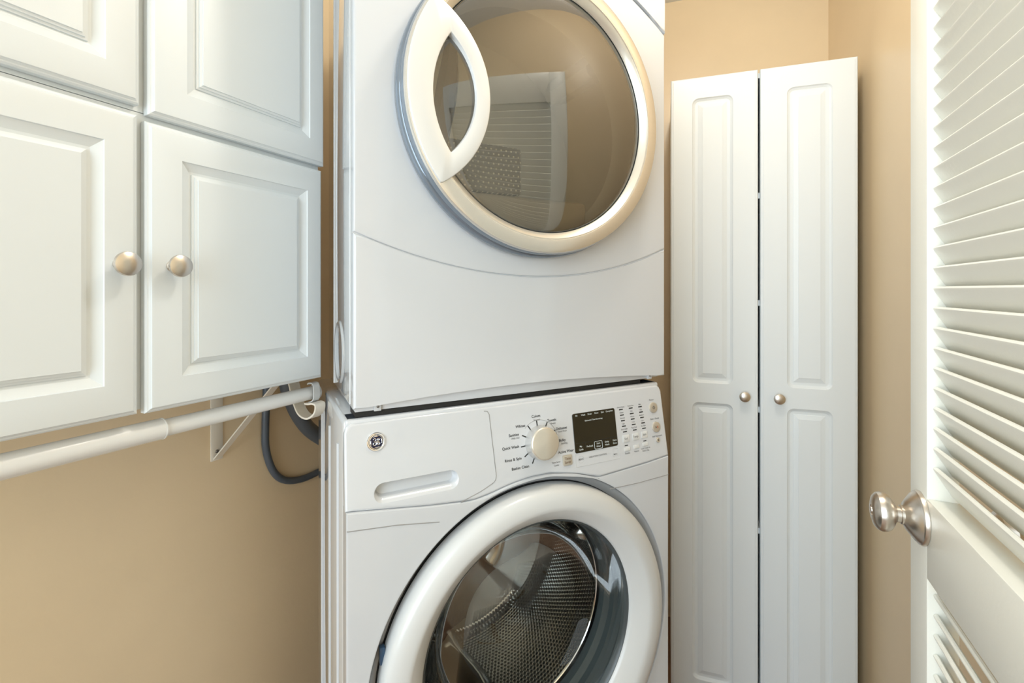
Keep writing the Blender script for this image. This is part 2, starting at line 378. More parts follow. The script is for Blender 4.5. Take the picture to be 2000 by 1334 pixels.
# ------------------------------------------------------------------ dryer
def dryer():
    t = thing('dryer', 'white front-loading dryer with silver round door stacked on the washer', 'dryer', frame(*FM, 1.0))
    Wd, D, H = 0.686, 0.36, 0.99; cx, cz = 0.343, 0.541
    # cabinet: open at the front behind the panels
    bm = bmesh.new(); r = 0.010; yf = 0.014
    def sect(y, ins): return [(x, y, z) for x, z in rrect(ins, Wd - ins, 0.0 + ins, H - ins, r, 4)]
    loops(bm, [sect(yf, 0.02), sect(yf, 0.004), sect(yf + 0.0015, 0.001), sect(yf + 0.006, 0.0), sect(D - 0.025, 0.0), sect(D - 0.007, 0.006), sect(D, 0.02)], False, True)
    link_mesh('body', bm, 'side', t, 50)
    # embossed disc and raised crease on the left side
    bm = bmesh.new()
    lathe(bm, [(0.060, 0.0), (0.060, -0.0015), (0.056, -0.003), (0.052, -0.0015), (0.050, 0.0)], 0, 0, 48)
    o = link_mesh('vent_cover', bm, 'side', t, 50, loc=(0.0, 0.163, 0.082), rot=(0, 0, -PI / 2))
    for y, rr in ((0.235, 0.0022), (0.030, 0.0018)):
        bm = bmesh.new(); tube(bm, [(-0.0002, y, 0.01), (-0.0002, y, 0.975)], rr, 8); link_mesh('side_crease', bm, 'side', t, 50)
    # base strip with two screw tabs
    bm = boxm(0.004, Wd - 0.03, 0.010, 0.030, 0.0, 0.03, 0.001)
    k = link_mesh('base_strip', bm, 'enamel', t, 30)
    for x in (0.040, 0.645):
        bm = boxm(x - 0.006, x + 0.006, 0.006, 0.0105, -0.001, 0.012, 0.001); link_mesh('tab', bm, 'enamel', k, 30)
        bm = bmesh.new(); lathe(bm, [(0.0022, 0.006), (0.0022, 0.0050), (0.0012, 0.0046)], x, 0.0065, 12, True, True); link_mesh('screw', bm, 'screw', k, 30)
    # lower front panel
    def seam(x): R = 0.893; return 0.226 + R - math.sqrt(R * R - (x - cx) ** 2)
    def bot(x): return 0.0205 - 0.015 * ((x - 0.33) / 0.343) ** 2
    def topc(x): return 0.903 - 0.99 * (x - cx) ** 2
    n = 28; xs = [0.0 + Wd * i / n for i in range(n + 1)]
    g = 0.0008
    poly = [(x, bot(x)) for x in xs] + [(x, seam(x) - g) for x in reversed(xs)]
    link_mesh('lower_panel', prism(bmesh.new(), poly, 0.0, 0.016, 0.0055, 4), 'enamel', t, 40, wn=True)
    bm = bmesh.new(); tube(bm, [(x, 0.0055, seam(x)) for x in xs], 0.0026, 6); link_mesh('panel_seam', bm, 'enamel', t, 40)
    poly = [(x, seam(x) + g) for x in xs] + [(x, topc(x) - 0.0015) for x in reversed(xs)]
    bm = holed_plate(bmesh.new(), cx, cz, lambda a: 0.255, poly, 0.0, 0.016, 0.0055, 0.003, 160, (poly[0], poly[n], poly[n + 1], poly[-1]))
    link_mesh('door_panel', bm, 'enamel', t, 40, wn=True)
    poly = [(x, topc(x) + 0.0025) for x in xs] + [(Wd, H), (0, H)]
    link_mesh('control_panel', prism(bmesh.new(), poly, -0.002, 0.016, 0.004, 3), 'enamel', t, 40, wn=True)
    bm = bmesh.new(); pts = [(x, 0.0075, topc(x) + 0.0005) for x in xs]; tube(bm, pts, 0.0026, 6); link_mesh('panel_gap_shade', bm, 'dark', t, 40)  # black tube painting the shade inside the open gap between panels
    # drum behind the glass
    bm = bmesh.new()
    lathe(bm, [(0.255, 0.002), (0.250, 0.030), (0.236, 0.048), (0.232, 0.052), (0.300, 0.056), (0.303, 0.10), (0.303, 0.300), (0.293, 0.322), (0.12, 0.330), (0.10, 0.322), (0.001, 0.322)], cx, cz, 96)
    dr = link_mesh('drum', bm, 'drum', t, 35)
    for a in (40, 160, 280):
        bm = bmesh.new(); a = math.radians(a); c, s = math.cos(a), math.sin(a); ls = []
        for y, h in ((0.075, 0.01), (0.09, 0.048), (0.27, 0.048), (0.29, 0.01)):
            l = []
            for w, rr in ((-0.035, 0.303), (-0.016, 0.303 - h), (0.0, 0.303 - h * 1.12), (0.016, 0.303 - h), (0.035, 0.303)):
                l.append((cx + rr * c - w * s, y, cz + rr * s + w * c))
            ls.append(l)
        L = [[bm.verts.new(p) for p in l] for l in ls]
        for p, q in zip(L, L[1:]): bridge(bm, p, q, False)
        bm.faces.new(L[0]); bm.faces.new(L[-1]); link_mesh('baffle', bm, 'drum', dr, 40)
    bm = boxm(cx - 0.205, cx - 0.010, 0.040, 0.075, cz - 0.150, cz - 0.055, 0.006, 3)
    o = link_mesh('lint_grille', bm, 'lint', t, 40); flat_uv_xz(o)
    bm = boxm(cx - 0.215, cx + 0.150, 0.038, 0.075, cz - 0.245, cz - 0.151, 0.010, 3); link_mesh('lint_housing', bm, 'housing', t, 40)
    # door
    door = bmesh.new()
    lathe(door, [(0.262, 0.001), (0.276, -0.001), (0.279, -0.006), (0.279, -0.016), (0.2765, -0.022), (0.274, -0.024), (0.2745, -0.034), (0.2715, -0.040)], cx, cz, 128)
    dd = link_mesh('door', door, 'shell', t, 35); 
    bm = bmesh.new()
    lathe(bm, [(0.2722, -0.038), (0.2722, -0.042), (0.270, -0.0455), (0.266, -0.047), (0.2485, -0.0475), (0.2465, -0.047), (0.2465, -0.0455)], cx, cz, 128)
    o = link_mesh('outer_ring', bm, 'brushed', dd, 35); o['label'] = 'brushed silver outer door ring'
    bm = bmesh.new()
    lathe(bm, [(0.2465, -0.0455), (0.244, -0.0460), (0.2335, -0.037), (0.2325, -0.034)], cx, cz, 128)
    o = link_mesh('inner_ring', bm, 'champagne', dd, 35)
    # crescent handle plate with its lens-shaped opening
    def circ_poly(x, z, R, n=200): return [(x + R * math.cos(2 * PI * k / n), z + R * math.sin(2 * PI * k / n)) for k in range(n)]
    hx, hz = 0.156, 0.530
    def outer_r(a):
        r1 = raypoly(hx, hz, a, big); r2 = raypoly(hx, hz, a, arc); return min(r1, r2)
    big = circ_poly(cx, cz, 0.268); arc = circ_poly(0.0463, 0.529, 0.1745)
    LA = circ_poly(0.118 + 0.180, 0.530, 0.180); LB = circ_poly(0.194 - 0.132, 0.530, 0.132)
    lens_r = lambda a: min(raypoly(hx, hz, a, LA), raypoly(hx, hz, a, LB))
    bm = holed_plate(bmesh.new(), hx, hz, lens_r, outer_r, -0.0515, -0.030, 0.003, 0.0035, 260)
    o = link_mesh('handle_plate', bm, 'silver', dd, 35); o['label'] = 'silver crescent handle with a lens-shaped grip opening'
    bm = bmesh.new()   # dark grip pocket behind the opening: a curved dark bar
    ls = []
    for k in range(13):
        z = 0.43 + 0.2 * k / 12; w = 0.020 - 0.010 * abs(k / 6 - 1) ** 2
        xx = 0.150 + 0.010 * math.sin((k / 12 - 0.5) * PI)
        ls.append([(xx - w, -0.0165, z), (xx - w * 0.5, -0.029, z), (xx + w * 0.6, -0.026, z), (xx + w, -0.0165, z)])
    loops(bm, ls, True, True); link_mesh('grip_bar', bm, 'grip', dd, 45)
    # domed glass
    bm = bmesh.new(); pr = []
    for k in range(15):
        a = k / 14; rr = 0.2335 * math.cos(a * PI / 2) if k < 14 else 0.0006; pr.append((max(rr, 0.0006), -0.031 - 0.016 * math.sin(a * PI / 2)))
    lathe(bm, pr, cx, cz, 128, False, True); o = link_mesh('glass', bm, 'tint', dd, 60); o['label'] = 'tinted domed door glass'
    bm = bmesh.new(); lathe(bm, [(0.2335, -0.031), (0.231, -0.0335), (0.229, -0.033), (0.2285, -0.024), (0.252, -0.018)], cx, cz, 128); link_mesh('glass_seal', bm, 'gasket', dd, 35)
    return t
dryer()

# ------------------------------------------------------------------ washer
TH = math.atan(0.025 / 0.155)
def washer():
    o0 = frame(*FM) @ Vector((-0.0155, 0, -ZB))
    t = thing('washer', 'white front-loading washer with steel drum under the dryer', 'washer', frame(o0.x, o0.y, FM[2], -ZB))
    Wd, D = 0.688, 0.42; zb = -ZB; H = 0.990 - zb
    cx, cz = 0.3490, 0.533 - zb; ox, oz = 0.3535, 0.521 - zb
    bm = bmesh.new(); r = 0.008
    def sect(y, ins, top=0.0): return [(x, y, z) for x, z in rrect(ins, Wd - ins, 0.03 + ins, H - ins - top, r, 4)]
    loops(bm, [sect(0.012, 0.02, 0.0), sect(0.006, 0.006), sect(0.008, 0.002), sect(0.012, 0.0), sect(D - 0.02, 0.0), sect(D - 0.006, 0.005), sect(D, 0.02)], False, True)
    body = link_mesh('body', bm, 'side', t, 50)
    for y in (0.055, 0.172, 0.312):
        bm = bmesh.new(); tube(bm, [(0.0, y, 0.06), (0.0, y, H - 0.05)], 0.0035, 10); link_mesh('side_rib', bm, 'enamel', body, 50)
    for x in (0.06, Wd - 0.06):
        for y in (0.07, D - 0.07):
            bm = bmesh.new(); lathe(bm, [(0.022, 0.0), (0.022, 0.010), (0.010, 0.014), (0.010, 0.034)], x, 0, 20, True, True, 'z', y); link_mesh('foot', bm, 'gasket', t, 40)
    # front panel with dished ring around the door
    fy = -0.025; ztop = 0.8285 - zb
    def lathe2(bm, prof, c0, c1, seg=160):   # (radius, y, blend) rings whose centre drifts from c0 to c1
        loops(bm, [[(c0[0] + (c1[0] - c0[0]) * k + r_ * math.cos(2 * PI * i / seg), y, c0[1] + (c1[1] - c0[1]) * k + r_ * math.sin(2 * PI * i / seg)) for i in range(seg)] for r_, y, k in prof]); return bm
    def fbot(x):           # lower edge of the control panel (height above fascia datum)
        P = [(-0.01, 0.0245), (0.0045, 0.0242), (0.1359, 0.0075), (0.2148, 0.0005), (0.246, 0.0046), (0.2929, 0.0140), (0.335, 0.0185), (0.3766, 0.0180), (0.4415, 0.0051), (0.4933, -0.0094), (0.6267, -0.0028), (0.70, 0.0035)]
        for (a, b), (c, d) in zip(P, P[1:]):
            if a <= x <= c: return b + (d - b) * (x - a) / (c - a)
    n = 48; xs = [0.001 + (Wd - 0.002) * i / n for i in range(n + 1)]
    poly = [(0.001, 0.04), (Wd - 0.001, 0.04)] + [(x, ztop + fbot(x) - 0.0002) for x in reversed(xs)]
    bm = holed_plate(bmesh.new(), ox, oz, lambda a: 0.3215, poly, fy, 0.014, 0.004, 0.004, 200, (poly[0], poly[1], poly[2], poly[-1]))
    link_mesh('front_panel', bm, 'enamel', t, 40, wn=True)
    bm = bmesh.new(); lathe(bm, [(0.3212, -0.021), (0.3195, -0.015), (0.3120, -0.001), (0.3060, 0.003), (0.300, 0.005), (0.26, 0.007)], ox, oz, 128); link_mesh('door_recess', bm, 'enamel', t, 40)
    bm = bmesh.new(); lathe(bm, [(0.3042, -0.0006), (0.3048, 0.0026), (0.295, 0.0038), (0.295, -0.0015)], ox, oz, 128); link_mesh('door_gap_shade', bm, 'dark', t, 40)  # black ring in place of the shade between door and recess
    bm = bmesh.new()
    a0, b0 = (0.002, 0.825 - zb), (0.152, 0.806 - zb)
    tube(bm, [(a0[0], fy, a0[1]), (0.08, fy, 0.8175 - zb), (b0[0], fy, b0[1])], 0.0008, 6); link_mesh('panel_seam', bm, 'seam', t, 40); bm = bmesh.new()
    tube(bm, [(0.52, fy, 0.789 - zb), (0.60, fy, 0.787 - zb), (0.686, fy, 0.789 - zb)], 0.0008, 6); link_mesh('panel_seam', bm, 'seam', t, 40)
    # control panel: tilted fascia; local x, z in its own plane
    xs = [Wd * i / 60 for i in range(61)]
    top = 0.158
    poly = [(x, fbot(x) + 0.0004) for x in xs] + [(Wd - 0.001, top - 0.014), (Wd - 0.005, top - 0.004), (Wd - 0.013, top), (0.013, top), (0.004, top - 0.004), (0.001, top - 0.014)]
    bm = bmesh.new()
    def inset(P, d):
        out = []
        for i, (x, z) in enumerate(P):
            (ax, az), (cx_, cz_) = P[i - 1], P[(i + 1) % len(P)]
            e1 = Vector((x - ax, z - az)).normalized(); e2 = Vector((cx_ - x, cz_ - z)).normalized(); nn = Vector((-e1.y - e2.y, e1.x + e2.x))
            nn = nn.normalized() / max(0.5, math.sqrt((1 + e1.dot(e2)) / 2)); out.append((x + nn.x * d, z + nn.y * d))
        return out
    L1 = loops(bm, [[(x, y, z) for x, z in inset(poly, d)] for d, y in ((0, 0.018), (0, 0.0045), (0.0006, 0.0022), (0.0022, 0.0006), (0.0045, 0.0))])[-1]
    def sl(k, kb, kt, y, r): return [(x, y, z) for x, z in rrect(0.0440 + k, 0.1905 - k, 0.0262 + kb, 0.0590 - kt, r, 8)]
    L2 = loops(bm, [sl(0, 0, 0, 0.0, 0.0160), sl(0.0012, 0.0012, 0.0004, 0.0004, 0.0152), sl(0.0030, 0.0050, 0.0007, 0.0030, 0.0132), sl(0.0042, 0.0085, 0.0007, 0.0062, 0.0115), sl(0.0050, 0.0103, 0.0007, 0.0090, 0.0105),
                    sl(0.0056, 0.0112, 0.0007, 0.0125, 0.0100), sl(0.0075, 0.0128, 0.0015, 0.0150, 0.0085)], False, True)[0]
    es = []
    for lp_ in (L1, L2):
        for i in range(len(lp_)): es.append(bm.edges.get((lp_[i], lp_[(i + 1) % len(lp_)])))
    bmesh.ops.triangle_fill(bm, edges=es, use_beauty=True)
    cp = link_mesh('control_panel', bm, 'enamel', t, 40, loc=(0, fy, ztop + 0.0002), rot=(-TH, 0, 0), wn=True)
    bm = boxm(0.004, Wd - 0.004, 0.004, 0.05, H - 0.012, H, 0.004, 3); link_mesh('top_edge', bm, 'enamel', t, 40)
    bm = boxm(0.02, Wd - 0.05, 0.013, 0.06, H + 0.0002, H + 0.0095); link_mesh('stacking_gap_shade', bm, 'dark', t, 40)  # dark slab added for the shadow in the gap under the dryer
    FINE = ('dial_marks', 'cycle_lettering', 'panel_lettering', 'indicator_bars', 'display_lettering', 'display_dividers', 'button_symbols', 'pause_symbol', 'button_lettering', 'panel_outlines', 'badge_monogram')
    def sub(name, bm, m, sm=40, label=None):
        o = link_mesh(name, bm, m, cp, sm)
        if label: o['label'] = label
        if name in FINE: o['kind'] = 'stuff'      # print too small to pick apart
        return o
    # dispenser drawer front with finger slot
    dp = [(0.2456, 0.151), (0.2525, 0.1495), (0.2556, 0.1440), (0.2618, 0.0345), (0.2600, 0.0275), (0.2560, 0.0235), (0.2306, 0.0132), (0.1908, 0.0025)]
    bm = bmesh.new(); tube(bm, [(x, 0.0, z) for x, z in dp], 0.00075, 6); sub('drawer_seam', bm, 'seam')
    # badge
    bx, bz = 0.0503, 0.1250
    bm = bmesh.new(); lathe(bm, [(0.0150, 0.0005), (0.0150, -0.0016), (0.0138, -0.0030), (0.0122, -0.0030), (0.0113, -0.0022), (0.0105, -0.0024), (0.0001, -0.0030)], bx, bz, 48); bd = sub('badge', bm, 'chrome', 30, 'round chrome badge with a curly two-letter monogram')
    bm = bmesh.new(); lathe(bm, [(0.0104, -0.0022), (0.0104, -0.0029), (0.0001, -0.0033)], bx, bz, 40); sub('badge_field', bm, 'badge')
    bm = bmesh.new(); y = -0.0036
    def curl(cx_, cz_, r0, r1, a0, a1, n=22): return [(bx + cx_ + (r0 + (r1 - r0) * k / n) * math.cos(math.radians(a0 + (a1 - a0) * k / n)), y, bz + cz_ + (r0 + (r1 - r0) * k / n) * math.sin(math.radians(a0 + (a1 - a0) * k / n))) for k in range(n + 1)]
    tube(bm, curl(0.0032, -0.0027, 0.0007, 0.0032, 0, 560, 30), 0.00048, 6)
    tube(bm, curl(0.0028, 0.0038, 0.0006, 0.0024, -40, 420, 26), 0.00048, 6)
    tube(bm, curl(-0.0030, -0.0030, 0.0020, 0.0026, 60, 400, 26), 0.00048, 6)
    tube(bm, curl(-0.0026, 0.0034, 0.0018, 0.0024, 200, 520, 26), 0.00048, 6)
    tube(bm, [(bx - 0.0026, y, bz - 0.0012), (bx, y, bz + 0.0004), (bx + 0.0030, y, bz + 0.0012)], 0.00048, 6)
    tube(bm, [(bx - 0.0016, y, bz + 0.0018), (bx, y, bz - 0.0002), (bx + 0.0012, y, bz - 0.0016)], 0.00048, 6)
    for q in range(4):
        a = 90 * q + 8; tube(bm, [(bx + 0.0089 * math.cos(math.radians(a + s)), y + 0.0004, bz + 0.0089 * math.sin(math.radians(a + s))) for s in range(-26, 27, 4)], [0.0002, 0.0003, 0.0004, 0.0005, 0.0006, 0.0007, 0.0008, 0.0008, 0.0008, 0.0007, 0.0005, 0.0004, 0.0003, 0.0002][:len(range(-26, 27, 4))], 6)
    sub('badge_monogram', bm, 'chrome')
    # cycle dial
    kx, kz = 0.3580, 0.0790
    bm = bmesh.new(); lathe(bm, [(0.0318, 0.0005), (0.0317, -0.003), (0.0312, -0.012), (0.0306, -0.018), (0.0303, -0.0195)], kx, kz, 64); sub('dial_skirt', bm, 'dialskirt', 40)
    bm = bmesh.new(); lathe(bm, [(0.0303, -0.0193), (0.0303, -0.0215), (0.0292, -0.0232), (0.0270, -0.0240), (0.0001, -0.0246)], kx, kz, 64); sub('dial', bm, 'champagne', 40, 'champagne cycle dial')
    bm = bmesh.new()
    for x, z in ((0.3382, 0.1081), (0.3556, 0.1125), (0.3749, 0.1075), (0.3927, 0.0955), (0.3256, 0.0946), (0.3195, 0.0765), (0.3252, 0.0587), (0.3392, 0.0434)):
        d = Vector((x - kx, 0, z - kz)).normalized(); p = Vector((kx, 0, kz)) + d * 0.0312; q = Vector((kx, 0, kz)) + d * 0.0412; w = Vector((-d.z, 0, d.x)) * 0.0011
        y = Vector((0, -0.0003, 0)); bm.faces.new([bm.verts.new(v + y) for v in (p - w, p + w, q + w, q - w)])
    sub('dial_marks', bm, 'print', 0)
    bm = bmesh.new(); tube(bm, [(kx + 0.0420 * math.cos(math.radians(a)), -0.0001, kz + 0.0420 * math.sin(math.radians(a))) for a in range(15, 136, 6)], 0.00030, 4); sub('dial_arc', bm, 'grey')
    bm = bmesh.new(); sz = 0.0071; yy = -0.0004
    for s, x, z in (('Colors', 0.3545, 0.1285), ('Towels', 0.3895, 0.1168), ('Whites', 0.3190, 0.1142), ('Sanitize', 0.3035, 0.1000), ('Quick Wash', 0.2950, 0.0782), ('Rinse & Spin', 0.2985, 0.0562), ('Basket Clean', 0.3125, 0.0395), ('Delicates', 0.4105, 0.0985), ('Bulky', 0.4100, 0.0755), ('Active Wear', 0.4165, 0.0530)):
        text_bm(bm, s, x, z, sz, yy)
    sub('cycle_lettering', bm, 'print', 0)
    bm = bmesh.new()
    for s, x, z in (('Normal', 0.3555, 0.1215), ('Sheets', 0.3920, 0.1105), ('With Oxi', 0.3062, 0.0938), ('Hand Wash', 0.4120, 0.0925), ('Bedding', 0.4140, 0.0692), ('Time Saver', 0.3915, 0.0362), ('Cycles', 0.3915, 0.0305), ('VIBRATION CONTROL', 0.4933, 0.0328)):
        text_bm(bm, s, x, z, 0.0045, yy)
    for cols, x0, txt in ((0, 0.5650, ('Extra Heavy', 'Heavy', 'Normal', 'Light', 'Extra Light')), (1, 0.5925, ('Extra Hot', 'Hot', 'Warm', 'Cold', 'Tap Cold')), (2, 0.6190, ('Max', 'High', 'Medium', 'Low', 'No Spin'))):
        for i, s in enumerate(txt): text_bm(bm, s, x0 + 0.0009 * i, 0.1217 - 0.0116 * i, 0.0041, yy)
    for s, x, z in (('Soil', 0.5705, 0.0555), ('Temp', 0.5970, 0.0560), ('Spin', 0.6225, 0.0570)): text_bm(bm, s, x, z, 0.0062, -0.0014)
    for s, x, z in (('Rumble', 0.5710, 0.0252), ('Volume', 0.5960, 0.0258), ('Lock Controls', 0.6222, 0.0282), ('Hold 3 Sec', 0.6222, 0.0232)): text_bm(bm, s, x, z, 0.0045, yy)
    for s, x, z in (('Power', 0.6545, 0.1275), ('Start / Pause', 0.6575, 0.0862), ('Add Garment', 0.6590, 0.0485)): text_bm(bm, s, x, z, 0.0052, yy)
    text_bm(bm, 'MAX', 0.4507, 0.0322, 0.0058, yy); text_bm(bm, 'MAX', 0.5385, 0.0285, 0.0046, yy)
    sub('panel_lettering', bm, 'grey', 0)
    bm = bmesh.new()
    for x0, n_ in ((0.5652, 5), (0.5927, 5), (0.6193, 5)):
        for i in range(n_): box(bm, x0 + 0.0012 * i - 0.0052, x0 + 0.0012 * i + 0.0052, -0.0004, 0.0, 0.1166 - 0.0117 * i - 0.0011, 0.1166 - 0.0117 * i + 0.0011)
    box(bm, 0.5655, 0.5745, -0.0004, 0, 0.0405, 0.0423); box(bm, 0.6180, 0.6265, -0.0004, 0, 0.0425, 0.0443)
    sub('indicator_bars', bm, 'print', 0)
    bm = bmesh.new()
    prism(bm, rrect(0.4380, 0.5475, 0.0450, 0.1222, 0.004, 4), -0.0009, 0.0, 0.0003, 1); sub('display', bm, 'display', 30, 'black display with pale lettering')
    bm = bmesh.new(); y = -0.00115
    for s, x in (('Fill', 0.4480), ('Wash', 0.4650), ('Drain', 0.4815), ('Rinse', 0.4987), ('Spin', 0.5145), ('Complete', 0.5325)): text_bm(bm, s, x, 0.1175, 0.0046, y)
    text_bm(bm, 'Estimated Time Remaining', 0.4905, 0.1055, 0.0042, y)
    for s, s2, x in (('My', 'Cycle', 0.4525), ('PreSoak', '', 0.4745), ('Stain', 'Wash', 0.4965), ('Delay', 'Wash', 0.5188), ('Extra', 'Rinse', 0.5395)):
        if s2: text_bm(bm, s, x, 0.0570, 0.0048, y); text_bm(bm, s2, x, 0.0510, 0.0048, y)
        else: text_bm(bm, s, x, 0.0545, 0.0048, y)
    fr = rrect(0.4865, 0.5062, 0.0465, 0.0612, 0.002, 3); tube(bm, [(x, y, z) for x, z in fr], 0.00045, 4, True)
    sub('display_lettering', bm, 'lightprint', 0)
    bm = bmesh.new()
    for x in (0.4635, 0.4855, 0.5078, 0.5295): box(bm, x - 0.0003, x + 0.0003, -0.0011, -0.0008, 0.0455, 0.0625)
    box(bm, 0.4395, 0.546, -0.0011, -0.0008, 0.0632, 0.0640); sub('display_dividers', bm, 'dark', 0)
    for x, z, r_ in ((0.6563, 0.1105, 0.0108), (0.6588, 0.0680, 0.0108), (0.6592, 0.0400, 0.0050)):
        bm = bmesh.new(); lathe(bm, [(r_ * 1.08, 0.0), (r_ * 1.08, -0.0008), (r_, -0.0026), (r_ * 0.85, -0.0032), (0.0001, -0.0026)], x, z, 36); sub('push_button', bm, 'button', 35)
    bm = bmesh.new(); tube(bm, [(0.6563 + 0.0028 * math.cos(math.radians(a)), -0.0032, 0.1105 + 0.0028 * math.sin(math.radians(a))) for a in range(125, 416, 15)], 0.0004, 4)
    tube(bm, [(0.6563, -0.0032, 0.1112), (0.6563, -0.0032, 0.1142)], 0.0004, 4)
    box(bm, 0.6588, 0.6596, -0.0038, -0.003, 0.0385, 0.0415)
    v = [bm.verts.new(p) for p in ((0.6553, -0.0034, 0.0655), (0.6553, -0.0034, 0.0705), (0.6583, -0.0034, 0.068))]; bm.faces.new(v)
    sub('button_symbols', bm, 'print', 0)
    bm = bmesh.new()
    for x in (0.6601, 0.6617): box(bm, x, x + 0.0008, -0.0037, -0.003, 0.0656, 0.0704)
    sub('pause_symbol', bm, 'red', 0)
    for x0, x1, z0, z1 in ((0.5620, 0.5800, 0.0480, 0.0628), (0.5890, 0.6062, 0.0485, 0.0630), (0.6140, 0.6310, 0.0495, 0.0640), (0.5630, 0.5790, 0.0295, 0.0375), (0.5890, 0.6040, 0.0310, 0.0390), (0.6150, 0.6300, 0.0325, 0.0400)):
        sub('key', prism(bmesh.new(), rrect(x0, x1, z0, z1, 0.0012, 3), -0.0012, 0.0, 0.0006, 2), 'plastic', 35)
    bm = bmesh.new(); prism(bm, rrect(0.4065, 0.4275, 0.0265, 0.0462, 0.0025, 4), -0.003, 0.0, 0.0008, 2); sub('time_saver_button', bm, 'button', 35)
    bm = bmesh.new(); text_bm(bm, 'Time', 0.417, 0.0398, 0.0072, -0.0034); text_bm(bm, 'Saver', 0.417, 0.0328, 0.0072, -0.0034); sub('button_lettering', bm, 'brownprint', 0)
    bm = bmesh.new(); tube(bm, [(0.4507 + 0.0068 * math.cos(2 * PI * k / 24), -0.0002, 0.0322 + 0.0068 * math.sin(2 * PI * k / 24)) for k in range(24)], 0.0003, 4, True)
    tube(bm, [(x, -0.0002, z) for x, z in rrect(0.5315, 0.5455, 0.0250, 0.0400, 0.0015, 3)], 0.0003, 4, True)
    tube(bm, [(x, -0.0002, z) for x, z in ((0.4375, 0.044), (0.4375, 0.020), (0.440, 0.0185), (0.546, 0.0185), (0.5495, 0.021), (0.5495, 0.044))], 0.0003, 4)
    sub('panel_outlines', bm, 'palegrey', 40)
    # door ring
    bm = bmesh.new()
    lathe2(bm, [(0.280, 0.004, 0), (0.300, 0.002, 0), (0.3035, -0.003, 0), (0.3035, -0.026, 0), (0.3020, -0.0335, 0), (0.2985, -0.0390, 0), (0.2930, -0.0430, 0.05), (0.2820, -0.0465, 0.15), (0.2680, -0.0480, 0.3), (0.2610, -0.0475, 0.4), (0.2560, -0.0455, 0.5),
               (0.2420, -0.0365, 0.75), (0.2300, -0.0280, 0.95), (0.2265, -0.0240, 1), (0.2250, -0.0180, 1)], (ox, oz), (cx, cz))
    door = link_mesh('door', bm, 'plastic', t, 35)
    bm = boxm(ox - 0.2985, ox - 0.2900, -0.014, -0.004, oz + 0.068, oz + 0.096, 0.001)
    o = link_mesh('latch_clip', bm, 'blue', door, 30); o.rotation_euler = (0, 0, 0)
    bm = bmesh.new(); lathe(bm, [(0.2262, -0.0205), (0.2230, -0.0215), (0.2200, -0.018), (0.2180, -0.008)], cx, cz, 128); link_mesh('glass_rim', bm, 'gasket', door, 35)
    bm = bmesh.new(); lathe(bm, [(0.2215, -0.0180), (0.2140, -0.006), (0.2050, 0.020), (0.1930, 0.050), (0.1820, 0.068), (0.1640, 0.082), (0.1300, 0.094), (0.0800, 0.101), (0.0006, 0.1035)], cx, cz, 128)
    o = link_mesh('glass_bowl', bm, 'bowl', door, 60); o['label'] = 'clear glass bowl'
    # rubber gasket and drum
    bm = bmesh.new(); lathe(bm, [(0.258, 0.008), (0.246, 0.006), (0.236, 0.010), (0.2335, 0.022), (0.226, 0.027), (0.2255, 0.040), (0.2150, 0.048), (0.2140, 0.058), (0.2160, 0.066), (0.2300, 0.070)], cx, cz, 128); link_mesh('gasket', bm, 'gasket', t, 40)
    bm = bmesh.new(); lathe(bm, [(0.2135, 0.0720), (0.2115, 0.0700), (0.2100, 0.0715), (0.2105, 0.0750), (0.2300, 0.083), (0.2450, 0.088)], cx, cz, 128); link_mesh('drum_lip', bm, 'chrome', t, 40)
    bm = bmesh.new(); DB = 0.385
    lathe(bm, [(0.2450, 0.088), (0.2520, 0.093), (0.2540, 0.105), (0.2540, 0.14), (0.2540, 0.20), (0.2540, 0.24), (0.2540, 0.28), (0.2540, 0.32), (0.2540, 0.36), (0.2480, 0.378), (0.2380, DB)], cx, cz, 96)
    dr = link_mesh('drum', bm, 'perf', t, 40); flat_uv_cyl(dr, 0.254, cz, cx)
    # back wall of the drum: dished steel plate with three wide arms
    bm = bmesh.new(); NA = 144; ls = []
    for r_, base in ((0.2385, DB), (0.225, DB), (0.205, DB + 0.001), (0.18, DB + 0.001), (0.15, DB), (0.12, DB - 0.002), (0.09, DB - 0.004), (0.065, DB - 0.012), (0.045, DB - 0.030), (0.025, DB - 0.036), (0.002, DB - 0.037)):
        l = []
        for k in range(NA):
            a = 2 * PI * k / NA; w = math.cos(1.5 * (a - math.radians(100))) ** 2
            arm = 1 / (1 + math.exp(-(w - 0.55) * 22)); fall = 1.0 if 0.07 < r_ < 0.23 else 0.0
            l.append((cx + r_ * math.cos(a), base - 0.042 * arm * fall, cz + r_ * math.sin(a)))
        ls.append(l)
    loops(bm, ls, False, True); bp = link_mesh('drum_back', bm, 'steel', dr, 60)
    for a in (20, 140, 260):   # lifters
        bm = bmesh.new(); a = math.radians(a); c, s = math.cos(a), math.sin(a); ls = []
        for k in range(11):
            y = 0.105 + 0.265 * k / 10; h = 0.052 * min(1, 2.2 * math.sin(PI * (0.06 + 0.88 * k / 10))); tw = 0.012 * math.sin(k / 10 * PI * 2)
            ls.append([(cx + rr * c - (w + tw) * s, y, cz + rr * s + (w + tw) * c) for w, rr in ((-0.036, 0.2545), (-0.024, 0.254 - h * 0.55), (-0.013, 0.254 - h * 0.92), (0.0, 0.254 - h), (0.013, 0.254 - h * 0.92), (0.024, 0.254 - h * 0.55), (0.036, 0.2545))])
        L = [[bm.verts.new(p) for p in l] for l in ls]
        for p, q in zip(L, L[1:]): bridge(bm, p, q, False)
        bm.faces.new(L[0]); bm.faces.new(L[-1]); link_mesh('lifter', bm, 'steel', dr, 60)
    return t
M['badge'] = mat('badge_dark', (0.03, 0.03, 0.07), 0.12, metal=0.6)
